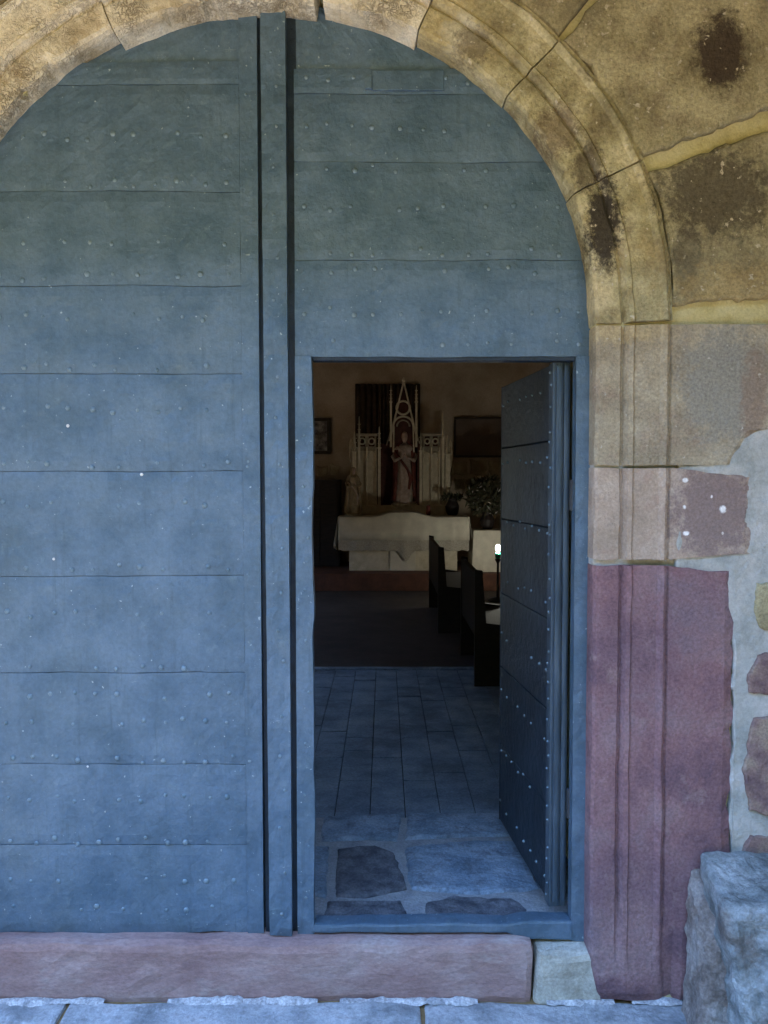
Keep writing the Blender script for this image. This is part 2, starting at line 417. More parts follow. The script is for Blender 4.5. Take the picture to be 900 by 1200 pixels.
# jamb stones: the moulding and the ashlar beside it are cut from one block
def jamb_stone(ztop, zbot, right, mat, rows_n=26, foot=False, rough=.003, mirror=False, jag=.006, dip=0.0, rise=0.0):
    bm = bmesh.new(); rows = []
    ext = 7
    for i in range(rows_n+1):
        t = i/rows_n; z = zbot + (ztop-zbot)*t
        row = []
        rx = right(z)
        prof = [(r, y) for r, y in PROF]
        last = CX+prof[-1][0]
        for k in range(1, ext+1):
            x = last + (rx-last)*k/ext
            y = -.090 if k < ext else -.078
            prof.append((x-CX, y))
        prof.append((rx-CX, .10))
        for j, (r, y) in enumerate(prof):
            x = CX + r
            q = wob((x, y, z), rough)
            if foot:
                f = max(0, min(1, (.34-(z-GZ))/.30)); f = f*f*(3-2*f)     # the mouldings die into a plain block near the ground
                if 2 <= j <= len(PROF): y = y*(1-f) + (-.084 + .02*abs((j-11)/10.0)**2)*f - .012*f
                f2 = max(0, min(1, (.16-(z-GZ))/.16))
                x += .035*f2*max(0, 1-(r-RI)/.3)
                f3 = max(0, min(1, (.07-(z-GZ))/.07))
                y += f3*f3*.02
            if j >= len(PROF)+ext-1: x += fb((0, 4, z), 14)*jag*2.2
            if 1 < j: y += q.y
            zz = z
            if i in (0, rows_n): zz += fb((x, 2, z), 9)*.005
            if j >= len(PROF): 
                u_ = min(1, (j-len(PROF)+1)/4)
                if i >= rows_n-1: zz -= dip*u_*(1+fb((x, 1, 2), 16)*.9)
                if i <= 1: zz += rise*u_*(1+fb((x, 5, 2), 16)*.9)
            row.append(bm.verts.new((x+(q.x if 2 < j < len(PROF) else 0), y, zz)))
        rows.append(row)
    m = len(rows[0])
    for i in range(rows_n):
        for j in range(m):
            k = (j+1) % m
            bm.faces.new((rows[i][j], rows[i][k], rows[i+1][k], rows[i+1][j]))
    bm.faces.new(rows[0][::-1]); bm.faces.new(rows[-1])
    if mirror:
        for v in bm.verts: v.co.x = 2*CX - v.co.x
    o = squeeze_mesh(from_bm('jamb_stone', bm, mat, wall))
    return o
def zW(py): return W(800, py, WY).z
def xW(px): return W(px, 700, WY).x
def rA(z):
    py0 = zW(500); py1 = zW(543)
    if z > py0: return 1.5
    t = (py0-z)/(py0-py1)
    return xW(905 - 40*min(1, t**.5 if t > 0 else 0))
jamb_stone(zW(380.5), zW(545), rA, M['grey_stone'], 24)
jamb_stone(zW(548.5), zW(656), lambda z: xW(890), M['brown_stone'], 20, jag=.022, dip=.022, rise=.020)
jamb_stone(zW(663), GZ+.005, lambda z: xW(866), M['red_stone'], 46, foot=True, jag=.007, dip=.022)
jamb_stone(zW(380.5), zW(560), lambda z: 1.2, M['grey_stone'], 18, mirror=True)
jamb_stone(zW(566), zW(800), lambda z: 1.35, M['brown_stone'], 18, mirror=True)
jamb_stone(zW(806), GZ+.005, lambda z: 1.1, M['red_stone'], 24, foot=True, mirror=True)
# thin mortar strip across the jamb mouldings
for (za, zb) in ((zW(376), zW(384)), (zW(543), zW(551)), (zW(654), zW(665))):
    bm = bmesh.new(); box(bm, CX+RI+.003, CX+RI+.26, -.066, .09, min(za, zb), max(za, zb)); o = squeeze_mesh(from_bm('mortar', bm, M['yellow_mortar'] if za > 1.8 else M['grey_plaster'], wall))
boxo('mortar', CX-RI-.26, CX-RI-.003, -.076, .09, GZ, CZ, M['grey_plaster'], wall)

def blob_poly(pts, Y, step=.02, jag=.006, seed=0):
    out = []
    n = len(pts)
    for i in range(n):
        a = Vector(pts[i]); b = Vector(pts[(i+1) % n]); L_ = (b-a).length; k = max(1, int(L_/step))
        for j in range(k):
            p = a.lerp(b, j/k)
            out.append(Vector((p.x + fb((p.x, seed, p.z), 11)*jag*1.6, Y, p.z + fb((p.z, seed+3, p.x), 11)*jag*1.6)))
    return out
def slab(name, outline, mat, parent, yb, yf, bev=.010, rough=.003, dome=0.0):
    """a stone with an irregular outline in the wall plane, rounded arrises and a slightly uneven face"""
    n = len(outline); bm = bmesh.new()
    area = sum(outline[i].x*outline[(i+1) % n].z - outline[(i+1) % n].x*outline[i].z for i in range(n))
    sgn = 1 if area > 0 else -1
    rings = []
    for (ins, y) in ((0, yb), (0, yf+bev), (bev*.4, yf+bev*.3), (bev*1.2, yf)):
        ring = []
        for i in range(n):
            a = outline[i-1]; b = outline[i]; c = outline[(i+1) % n]
            t = (c-a).normalized(); nx, nz = -t.z*sgn, t.x*sgn
            yy = y + (fb(b, 8)*rough if y < yf+bev*.9 else 0)
            ring.append(bm.verts.new((b.x+nx*ins, yy, b.z+nz*ins)))
        rings.append(ring)
    for r0, r1 in zip(rings, rings[1:]):
        for i in range(n): bm.faces.new((r0[i], r0[(i+1) % n], r1[(i+1) % n], r1[i]))
    f = bm.faces.new(rings[-1])
    bmesh.ops.triangulate(bm, faces=[f])
    return from_bm(name, bm, mat, parent)

def px(pts, Y): return [W(a, b, Y) for a, b in pts]
def arc(a0, a1, r, n=14): return [Vector((CX+r*math.cos(R(a0+(a1-a0)*i/n)), WY, CZ+r*math.sin(R(a0+(a1-a0)*i/n)))) for i in range(n+1)]
RE = RI + .243
# ashlar round the arch
aJ1 = ang(752, 190); aJ2 = ang(655, 45)
slab('wall_stone', blob_poly(arc(aJ1+.6, aJ2-.4, RE) + px([(715, -20), (760, -60), (1120, -60), (1120, 45), (905, 124)], WY), WY, .02, .010), M['wall_stone'], wall, .05, WY-.002)
squeeze_mesh(slab('wall_stone', blob_poly(arc(ang(795, 353), aJ1-1.4, RE) + px([(905, 150), (1120, 66), (1120, 345), (905, 349)], WY), WY, .02, .010), M['wall_stone'], wall, .05, WY+.002))
slab('wall_stone', blob_poly(arc(aJ2+.4, 88, RE) + px([(330, -190), (860, -190), (750, -66), (702, -20)], WY), WY, .03), M['wall_stone'], wall, .05, WY)
slab('wall_stone', blob_poly(arc(89, 131, RE) + px([(-160, -60), (-160, -190), (310, -190)], WY), WY, .03), M['wall_stone'], wall, .05, WY)
slab('wall_stone', blob_poly(arc(132, 158, RE) + px([(-330, 90), (-330, -60), (-175, -60)], WY), WY, .03), M['wall_stone'], wall, .05, WY)
# lime plaster smeared over the joints low on the right
slab('plaster', blob_poly([Vector((xW(792), 0, zW(668))), Vector((xW(792), 0, zW(542))), Vector((xW(860), 0, zW(540))), Vector((xW(868), 0, zW(512))), Vector((xW(900), 0, zW(495))),
      Vector((1.5, 0, zW(480))), Vector((1.5, 0, GZ)), Vector((xW(862), 0, GZ)), Vector((xW(862), 0, zW(700)))], WY, .02, .006), M['grey_plaster'], wall, .02, WY+.004, .006, .005)
for pts, mt in (([(886, 684), (925, 680), (925, 742), (892, 735), (884, 712)], 'wall_stone'),
                ([(890, 768), (925, 760), (925, 818), (880, 812), (879, 792)], 'rubble'),
                ([(884, 842), (925, 836), (925, 955), (884, 950), (876, 905), (880, 868)], 'rubble'),
                ([(884, 980), (925, 975), (925, 1010), (870, 1010)], 'rubble')):
    slab('rubble_stone', blob_poly([Vector((xW(a), 0, zW(b))) for a, b in pts], WY, .008, .006, pts[0][1]), M[mt], wall, .03, WY-.006, .006)

# ------------------------------------------------------------------ sill and paving of the porch
sill = empty('door_sill', 'long worn red stone sill under the blue arched door', 'sill')
def rough_block(name, x0, x1, y0, y1, z0, z1, mat, parent, amp=.004, cuts=14, bev=.012, fn=None, fs=7):
    bm = bmesh.new(); box(bm, x0, x1, y0, y1, z0, z1, bev)
    es = [e for e in bm.edges if e.calc_length() > .06]
    for _ in range(5):
        es = [e for e in bm.edges if e.calc_length() > .07]
        if not es: break
        bmesh.ops.subdivide_edges(bm, edges=es, cuts=1, use_grid_fill=True)
    for v in bm.verts:
        q = wob(v.co*(fs/7), amp); v.co += q
        if fn: fn(v)
    return from_bm(name, bm, mat, parent)
x627 = W(627, 1130, -.06).x; x688 = W(690, 1130, -.06).x
rough_block('sill_stone', -1.45, x627-.004, -.062, .10, GZ-.02, -.006, M['sill_stone'], sill, .008, bev=.028)
rough_block('sill_stone', x627+.004, CX+RI+.02, -.075, .10, GZ-.02, -.028, M['pale_block'], sill, .012, bev=.024)
struct(sill)
del sill['category']; del sill['label']

ground = struct(boxo('ground', -60, 60, -80, 60, GZ-.6, GZ-.05, M['ground']))
pav = struct(empty('paving', 'x', 'x')); del pav['label']; del pav['category']
xs = [-3.4, -2.1, -1.02, .12, .98, 1.75]
for r_, (ya, yb) in enumerate(((-.72, -.075), (-1.5, -.73), (-2.3, -1.51), (-3.3, -2.31))):
    off = .0 if r_ % 2 == 0 else .45
    for a, b in zip(xs, xs[1:]):
        rough_block('paving_stone', a+.006+off*(a > -3.3), b-.006+off*(b < 1.7), ya, yb, GZ-.1, GZ+random.uniform(-.002, .002), M['paving'], pav, .006, bev=.012)
boxo('mortar', -3.4, 1.75, -3.3, .0, GZ-.1, GZ-.012, M['ground'], pav)
# crusts of old limewash along the foot of the sill
for (a, b, hh) in ((-5, 122, 9), (196, 372, 14), (398, 560, 10), (640, 720, 7), (740, 800, 8)):
    A = W(a, 1166, -.075).x; B = W(b, 1166, -.075).x
    n = int((B-A)/.006)+4; bm = bmesh.new(); rows = []
    for i in range(n+1):
        x = A+(B-A)*i/n; e = math.sin(math.pi*i/n)**.5
        k = max(.05, e*(.7+.9*fb((x, 0, a), 9)+.25*fb((x, 4, a), 30)))
        m_ = fb((x, 7, a), 25)*.006
        rows.append([bm.verts.new(p) for p in ((x, -.055, GZ-.01), (x, -.0615, GZ+.0010*hh*k), (x, -.066-.004*k, GZ+.0007*hh*k+.003), (x, -.074-.006*k+m_, GZ+.006*k+.002), (x, -.084-.012*k+m_, GZ-.0005))])
    for i in range(n):
        for j in range(4): bm.faces.new((rows[i][j], rows[i+1][j], rows[i+1][j+1], rows[i][j+1]))
    from_bm('limewash_crust', bm, M['limewash'], sill)

# stone seat at the right
def rough_hexa(name, f, mat, parent, big=.016, small=.006, bev=.03, seed=0, xmax=1.6):
    bm = bmesh.new(); v = [bm.verts.new(p) for p in f]
    for q in ((0, 1, 2, 3), (7, 6, 5, 4), (3, 2, 6, 7), (0, 4, 5, 1), (0, 3, 7, 4), (1, 5, 6, 2)): bm.faces.new([v[i] for i in q])
    bmesh.ops.recalc_face_normals(bm, faces=bm.faces[:])
    bmesh.ops.bevel(bm, geom=bm.edges[:], offset=bev, segments=3, affect='EDGES', profile=.5)
    for _ in range(6):
        es = [e for e in bm.edges if e.calc_length() > .028]
        if not es: break
        bmesh.ops.subdivide_edges(bm, edges=es, cuts=1, use_grid_fill=True)
    bm.normal_update()
    dsp = []
    for w_ in bm.verts:
        n = w_.co + Vector((seed, 0, 0))
        r_ = noise.ridged_multi_fractal(n*7, .8, 2.2, 4, 1, 2)
        dsp.append(w_.normal*(fb(n, 5)*big + fb(n, 26)*small + (r_-1)*small*1.4))
    for w_, d_ in zip(bm.verts, dsp):
        w_.co += d_; w_.co.y = min(-.089, w_.co.y); w_.co.x = min(w_.co.x, xmax)
    return from_bm(name, bm, mat, parent)
def seat():
    r_ = empty('stone_seat', 'rough grey stone seat block at the foot of the wall right of the door', 'stone seat', loc=(0, 0, 0))
    zt = W(830, 993, -.09).z
    rough_hexa('seat_block', [Vector((W(838, 1168, -.09).x, -.088, GZ-.03)), Vector((1.6, -.088, GZ-.03)), Vector((1.6, -.088, zt)), Vector((W(815, 995, -.09).x, -.088, zt)),
        Vector((W(884, 1205, -.40).x, -.40, GZ-.03)), Vector((1.6, -.42, GZ-.03)), Vector((1.6, -.40, zt-.04)), W(848, 1066, -.34)], M['bench_stone'], r_)
    rough_hexa('seat_side_shade', [Vector((W(800, 1170, -.09).x, -.088, GZ-.03)), Vector((1.2, -.088, GZ-.03)), Vector((1.1, -.088, zt-.05)), Vector((W(806, 1030, -.09).x, -.088, zt-.06)),  # added wedge whose brown imitates the weaker blue light on the seat's left
        Vector((W(812, 1210, -.27).x, -.27, GZ-.03)), Vector((1.2, -.30, GZ-.03)), Vector((1.12, -.22, zt-.16)), W(838, 1100, -.22)], M['seat_side_shade'], r_, .012, .006, .02, 5)
seat()

# porch beyond the frame: side wall, plus ceiling and hedges shaped to block sky
o = boxo('porch_side_wall', 1.6, 2.1, -1.6, -.092, GZ-.04, 3.31, M['vault']); tag(o, 'ochre plastered side wall of the porch right of the door', 'wall')
o = boxo('sky_block_ceiling', -3.6, 2.3, -1.62, -.11, 3.32, 3.5, M['beam']); tag(o, 'unseen dark porch ceiling sized to block sky from the door head', 'ceiling')  # depth and height set to hold sky light off the door top
o = boxo('porch_pillar', -3.5, -3.1, -1.6, -1.2, GZ-.04, 3.31, M['vault']); tag(o, 'square plastered pillar carrying the left corner of the porch', 'pillar')
o = boxo('sky_block_hedge', -17, -14.5, -12.3, 20, GZ-.06, 7.0, M['hedge']); tag(o, 'tall dark sky blocking hedge added out of view at the left', 'hedge')  # put in beyond view to block low sky from the left
o = boxo('sky_block_hedge', -26, 26, -14, -12.4, GZ-.06, 10.5, M['hedge']); tag(o, 'tall dark sky blocking hedge added out of view in front', 'hedge')  # put in beyond view to cut off the low pale sky

# ------------------------------------------------------------------ the great door
RD = RI + .022
def hw(z):
    if z <= CZ: return RD
    d = RD*RD-(z-CZ)**2
    return math.sqrt(d) if d > 0 else 0
def zD(py): return W(450, py, 0).z
def xD(p, q=700): return W(p, q, 0).x
def sheet(z0, z1, fl, fr, mat, parent, name='panel', y=0.0, th=.03, nx=26, amp=.0028, seed=0):
    """a hammered sheet panel; left and right bounds are functions of z"""
    nz_ = max(4, int((z1-z0)/.03)); bm = bmesh.new(); fr_, bk = [], []
    for i in range(nz_+1):
        z = z0+(z1-z0)*i/nz_
        a, b = fl(z), fr(z)
        if b < a+.004: b = a+.004
        r1, r2 = [], []
        for j in range(nx+1):
            x = a+(b-a)*j/nx
            e = min(i, nz_-i, 1.0); 
            lip = .0025 if i in (0, nz_) else 0
            yy = y - amp*fb((x, seed, z), 5) - amp*.8*fb((x, seed+4, z), 13) + lip
            r1.append(bm.verts.new((x, yy, z + (fb((x, 1, 7*round(z0, 1)), 3)*.004 if i == 0 else 0) + (fb((x, 1, 7*round(z1, 1)), 3)*.004 if i == nz_ else 0)))); r2.append(bm.verts.new((x, y+th, z)))
        fr_.append(r1); bk.append(r2)
    for i in range(nz_):
        for j in range(nx):
            bm.faces.new((fr_[i][j], fr_[i][j+1], fr_[i+1][j+1], fr_[i+1][j])); bm.faces.new((bk[i][j], bk[i+1][j], bk[i+1][j+1], bk[i][j+1]))
        bm.faces.new((fr_[i][0], fr_[i+1][0], bk[i+1][0], bk[i][0])); bm.faces.new((fr_[i][nx], bk[i][nx], bk[i+1][nx], fr_[i+1][nx]))
    for j in range(nx):
        bm.faces.new((fr_[0][j], bk[0][j], bk[0][j+1], fr_[0][j+1])); bm.faces.new((fr_[-1][j], fr_[-1][j+1], bk[-1][j+1], bk[-1][j]))
    return from_bm(name, bm, mat, parent, smooth=False)

def dome(bm, x, z, r, y=0.0, h=.5):
    rings = []
    for (k, yy) in ((1, 0), (.8, -h*.6), (.4, -h)):
        rings.append([bm.verts.new((x+r*k*math.cos(t), y+r*yy, z+r*k*math.sin(t))) for t in [math.pi/3*q for q in range(6)]])
    for a, b in zip(rings, rings[1:]):
        for q in range(6): bm.faces.new((a[q], a[(q+1) % 6], b[(q+1) % 6], b[q]))
    bm.faces.new(rings[-1])

leafL = empty('door_leaf', 'closed left leaf of the arched door, blue grey and studded', 'door', loc=(0, 0, 0))
leafR = empty('door_leaf', 'right leaf of the arched door, blue grey, with an opening cut in it', 'door')
# left leaf
xe = xD(299); xs_ = xD(284)                         # stile strip beside the post
def leftb(z): return CX-hw(z)
seams = [1094, 990, 896, 788, 675, 552, 438, 335, 224, 99, 72, -6]
for k, (a, b) in enumerate(zip(seams, seams[1:])):
    z0, z1 = zD(a)+.0009, zD(b)-.0009
    yy = 0.0 if k != 10 else .012
    sheet(z0, z1, leftb, (lambda z: xs_ - .0006 + .010*(CZ+1-z)/3), M['door'], leafL, y=yy, seed=k*3, nx=34)
def post_x(px_top, px_bot):
    a = W(px_top, 30, 0); b = W(px_bot, 1090, 0)
    return lambda z: b.x + (a.x-b.x)*(z-b.z)/(a.z-b.z)
sheet(zD(1094), CZ+RD-.01, (lambda z: xs_ + .0006 + .010*(CZ+1-z)/3), post_x(301, 309), M['door'], leafL, name='stile', y=-.004, nx=3, seed=50)
boxo('backing_board', CX-RD, xe+.03, .032, .06, zD(1094), CZ+RD-.03, M['dark_wood'], leafL)
# right leaf
opL, opR, opT, opB = W(367, 700, 0).x, xD(672), zD(418), zD(1074)
sheet(zD(1093.5), CZ+RI-.006, post_x(306, 317), post_x(335, 343), M['door'], leafR, name='cover_strip', y=-.020, th=.04, nx=4, amp=.006, seed=61)
groove = sheet(zD(1095), CZ+RD-.006, post_x(300, 311), post_x(346, 352), M['door_in'], leafR, name='rebate', y=.010, th=.02, nx=4, amp=.001, seed=62)  # groove shadow put into the colour of this recessed strip
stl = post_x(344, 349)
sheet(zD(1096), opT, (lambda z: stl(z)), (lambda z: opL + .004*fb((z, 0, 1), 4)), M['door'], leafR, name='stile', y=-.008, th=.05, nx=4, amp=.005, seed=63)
seR = [416, 305, 190, 110, 80, -6]
for k, (a, b) in enumerate(zip(seR, seR[1:])):
    sheet((zD(a)+.0009) if k else opT, zD(b)-.0009, (lambda z: stl(z)+(.0 if z < zD(418) else -.0)), (lambda z: CX+hw(z)), M['door'], leafR, y=-.001 if k != 4 else .012, seed=80+k*3, nx=30)
sheet(zD(1100), opT, (lambda z: opR), (lambda z: CX+RD), M['door'], leafR, name='stile', y=-.012, th=.05, nx=3, amp=.004, seed=64)
# lintel strip over the opening and the worn bottom rail
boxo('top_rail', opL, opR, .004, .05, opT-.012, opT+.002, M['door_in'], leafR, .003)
def railf(v):
    x = v.co.x
    if v.co.z > .02: v.co.z += (.012 if x > .42 else 0) + .004*math.sin(x*9)
    else: v.co.z += (-.022 if x > .42 else 0)
rough_block('bottom_rail', opL-.002, opR+.006, -.016, .05, .002, zD(1080), M['door'], leafR, .004, bev=.008, fn=railf)
# strap remnants near the head of the right leaf
for (a, b, c, d) in ((428, 92, 436, 106), (436, 84, 520, 107)):
    A = W(a, d, 0); B = W(c, b, 0)
    boxo('strap', A.x, B.x, -.014 if a == 428 else -.008, .0, A.z, B.z, M['door'], leafR, .002)

def studs(rows, name, parent, mat, ax=0.0):
    bm = bmesh.new()
    for (x, z, r) in rows: dome(bm, x, z, r, -.001+ax, .4)
    o = from_bm(name, bm, mat, parent, smooth=True); o['kind'] = 'stuff'; return o
rng = random.Random(3)
L1 = []
for k, py in enumerate((160, 215, 285, 325, 372, 430, 480, 545, 590, 665, 720, 780, 815, 845, 890, 935, 985, 1030, 1065)):
    z = zD(py)
    n = 15
    for i in range(n):
        x = xD(-70+26*i+rng.uniform(-4, 4)); zz = z+rng.uniform(-.012, .012)
        if rng.random() < .25: continue
        if abs(x-CX) < hw(zz)-.04 and x < xe-.02: L1.append((x, zz, rng.uniform(.006, .0105)))
for py in range(110, 1085, 43): L1.append((xD(292), zD(py+rng.uniform(-3, 3)), .006))
studs(L1, 'stud', leafL, M['stud'])
studs([(xD(83), zD(499), .006), (xD(168), zD(556), .006), (xD(64), zD(655), .005), (xD(100), zD(1148-250), .004)], 'bright_stud', leafL, M['stud_bright'], -.001)
L2 = []
for py in (95, 150, 198, 245, 296, 318, 365, 400):
    for i in range(13):
        x = xD(362+26*i+rng.uniform(-4, 4)); zz = zD(py)+rng.uniform(-.012, .012)
        if rng.random() < .25: continue
        if abs(x-CX) < hw(zz)-.05: L2.append((x, zz, rng.uniform(.006, .010)))
for py in range(440, 1085, 34): L2.append((xD(679.5+rng.uniform(-1.5, 1.5)), zD(py+rng.uniform(-5, 5)), .0055))
for o_ in L2[-18:]: pass
studs([(a, b, c) for a, b, c in L2], 'stud', leafR, M['stud'], -.004)
L3 = []
for py in range(60, 1080, 48): L3.append((post_x(322, 333)(zD(py))+rng.uniform(-.012, .012), zD(py+rng.uniform(-10, 10)), .006))
studs(L3, 'stud', leafR, M['stud'], -.022)
L4 = [(xD(359+rng.uniform(-3, 3)), zD(py), .0055) for py in range(450, 1070, 60)]
studs(L4, 'stud', leafR, M['stud'], -.009)

# ------------------------------------------------------------------ open wicket
wk = empty('wicket_door', 'small studded wicket door standing open inward on the right', 'door')
hx, hy = opR-.004, .045
WW = .69; TH = .055
dirv = Vector((-math.cos(R(84.0)), math.sin(R(84.0)), 0)); nrm = Vector((-dirv.y, dirv.x, 0))  # nrm points to the left (outer face)
base = Vector((hx, hy, 0))
def wp(u, v_, z): return base + dirv*u + nrm*v_ + Vector((0, 0, z))
zb, zt = opB+.012, opT-.012
def wbox(name, u0, u1, v0, v1, z0, z1, mat, parent, bev=.003):
    bm = bmesh.new(); box(bm, u0, u1, v0, v1, z0, z1, bev)
    for v in bm.verts: v.co = wp(v.co.x, v.co.y, v.co.z)
    return from_bm(name, bm, mat, parent)
zs = [zb, 300, 0, 0]
wz = [zb] + [zb+(zt-zb)*f for f in (.18, .36, .53, .70, .86)] + [zt]
for k, (a, b) in enumerate(zip(wz, wz[1:])):
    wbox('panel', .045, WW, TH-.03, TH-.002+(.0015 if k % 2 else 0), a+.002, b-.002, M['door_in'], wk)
wbox('backing_board', .02, WW-.01, 0, TH-.031, zb+.004, zt-.004, M['dark_wood'], wk)
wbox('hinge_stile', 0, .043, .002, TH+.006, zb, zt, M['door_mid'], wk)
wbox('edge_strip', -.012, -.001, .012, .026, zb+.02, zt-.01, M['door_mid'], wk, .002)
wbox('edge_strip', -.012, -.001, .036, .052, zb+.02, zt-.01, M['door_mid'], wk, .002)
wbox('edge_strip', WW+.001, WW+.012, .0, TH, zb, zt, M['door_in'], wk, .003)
bm = bmesh.new()
for k in range(8):
    z = zb+.08+(zt-zb-.16)*k/7
    for i in range(8):
        u = .07+.6*i/7+rng.uniform(-.01, .01)
        if rng.random() < .2: continue
        p = wp(u, TH, z+rng.uniform(-.012, .012))
        tube(bm, [p-nrm*.003, p+nrm*.002, p+nrm*.0045], [.006, .005, .002], 6)
for k in range(30):
    p = wp(.022+rng.uniform(-.012, .012), TH+.006, zb+.03+(zt-zb-.06)*min(1, max(0, k/29+rng.uniform(-.012, .012))))
    tube(bm, [p-nrm*.003, p+nrm*.002, p+nrm*.0045], [.0055, .0045, .002], 6)
o = from_bm('stud', bm, M['stud'], wk); o['kind'] = 'stuff'
for zc in (.42, 1.45):
    bm = bmesh.new(); tube(bm, [(hx+.004, hy-.012, zc-.05), (hx+.004, hy-.012, zc+.05)], .009, 8); from_bm('hinge', bm, M['iron'], wk)

# ------------------------------------------------------------------ threshold stones of the passage
th = struct(empty('threshold', 'x', 'x')); del th['label']; del th['category']
boxo('mortar', CX-RI-.03, CX+RI+.03, .06, .92, GZ-.1, -.012, M['flag_mortar'], th)
TZ = -.002
def flag(pts, mat, h=0.0, seed=0):
    out = []
    for a, b in pts:
        # sight line onto the plane z=TZ
        p0 = Vector((0, -D, HC)); q = W(a, b, 0); d = q-p0; t = (TZ-HC)/d.z
        out.append(p0+d*t)
    ol = []
    n = len(out)
    for i in range(n):
        a = out[i]; b = out[(i+1) % n]; k = max(1, int((b-a).length/.02))
        for j in range(k):
            p = a.lerp(b, j/k); ol.append(Vector((p.x+fb((p.x, p.y, seed), 12)*.008, 0, p.y+fb((p.y, p.x, seed), 12)*.008)))
    bm = bmesh.new(); rings = []
    c = sum(ol, Vector())/len(ol)
    for s_, z in ((1.0, -.06), (1.0, TZ-.006+h), (.965, TZ+.001+h), (.88, TZ+.004+h), (.6, TZ+.003+h), (.3, TZ+.005+h)):
        rings.append([bm.verts.new((c.x+(p.x-c.x)*s_, c.z+(p.z-c.z)*s_, z+fb((p.x*s_, p.z*s_, seed), 14)*.004)) for p in ol])
    for r0, r1 in zip(rings, rings[1:]):
        for i in range(len(ol)): bm.faces.new((r0[i], r0[(i+1) % len(ol)], r1[(i+1) % len(ol)], r1[i]))
    bm.faces.new(rings[-1])
    return from_bm('threshold_stone', bm, mat, th)
flag([(393, 1048), (396, 994), (440, 990), (462, 998), (477, 1040), (430, 1050)], M['flag_dark'], .0, 1)
flag([(482, 1040), (474, 992), (560, 984), (612, 986), (632, 1040), (560, 1046)], M['flag'], .0, 2)
flag([(378, 1082), (384, 1056), (470, 1056), (476, 1070), (470, 1084)], M['flag_dark'], 0, 3)
flag([(494, 1084), (500, 1058), (530, 1050), (600, 1052), (618, 1064), (610, 1084)], M['flag_dark'], 0, 4)
flag([(376, 984), (380, 956), (470, 953), (466, 984), (430, 982)], M['flag'], -.002, 5)
flag([(476, 982), (478, 953), (612, 953), (606, 978), (560, 978)], M['flag'], 0, 6)
flag([(325, 1040), (340, 992), (385, 992), (383, 1050)], M['flag'], 0, 7)
flag([(646, 1050), (630, 985), (690, 985), (720, 1060)], M['flag'], 0, 8)

# ------------------------------------------------------------------ nave
NZ = -.12; NX0, NX1, NY0, NY1, NH = -3.0, 3.3, .92, 10.7, 5.2
nv = struct(empty('nave_floor', 'x', 'x')); del nv['label']; del nv['category']
boxo('floor_bed', NX0, NX1, NY0, NY1, NZ-.3, NZ-.012, M['black'], nv)
pw = .172
yend = 4.15
for i in range(-7, 13):
    x0 = -.24+i*pw; y = NY0+.006 - (.12 if i % 2 else 0); k = 0
    while y < yend-.02:
        y1 = min(y+.24, yend); ya = max(y, NY0+.005)
        if y1-ya > .04 and -1.3 < x0 < 1.9:
            boxo('floor_tile', x0+.002, x0+pw-.002, ya+.002, y1-.002, NZ-.05, NZ+random.uniform(-.003, .002), M['plank'], nv, .003)
        y += .24
boxo('floor_edge', NX0, NX1, yend+.002, yend+.07, NZ-.05, NZ+.012, M['flag'], nv, .006)
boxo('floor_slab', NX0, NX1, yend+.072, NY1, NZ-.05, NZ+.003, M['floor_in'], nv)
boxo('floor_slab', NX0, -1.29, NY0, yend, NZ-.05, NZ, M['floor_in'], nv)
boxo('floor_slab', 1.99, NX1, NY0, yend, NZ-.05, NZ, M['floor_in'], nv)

nave = empty('nave_walls', 'ochre plastered inside walls and ceiling of the chapel nave', 'walls')
nave.location = (0, 0, 0)
boxo('end_wall', NX0-.3, NX1+.3, NY1, NY1+.4, NZ-.3, NH, M['plaster_in'], nave)
boxo('side_wall', NX1, NX1+.4, .9, NY1, NZ-.3, NH, M['plaster_in'], nave)
# left wall with two unseen window openings, sized and placed to light the nave
wy = [(3.0, 4.1), (6.9, 8.1)]
wz0, wz1 = .7, 2.2
boxo('side_wall', NX0-.4, NX0, .9, NY1, NZ-.3, wz0, M['plaster_in'], nave)
boxo('side_wall', NX0-.4, NX0, .9, NY1, wz1, NH, M['plaster_in'], nave)
last = .9
for a, b in wy + [(NY1, NY1)]:
    boxo('side_wall', NX0-.4, NX0, last, a, wz0+.001, wz1-.001, M['plaster_in'], nave); last = b
boxo('ceiling', NX0-.4, NX1+.4, .9, NY1+.4, NH+.001, NH+.3, M['plaster_in'], nave)

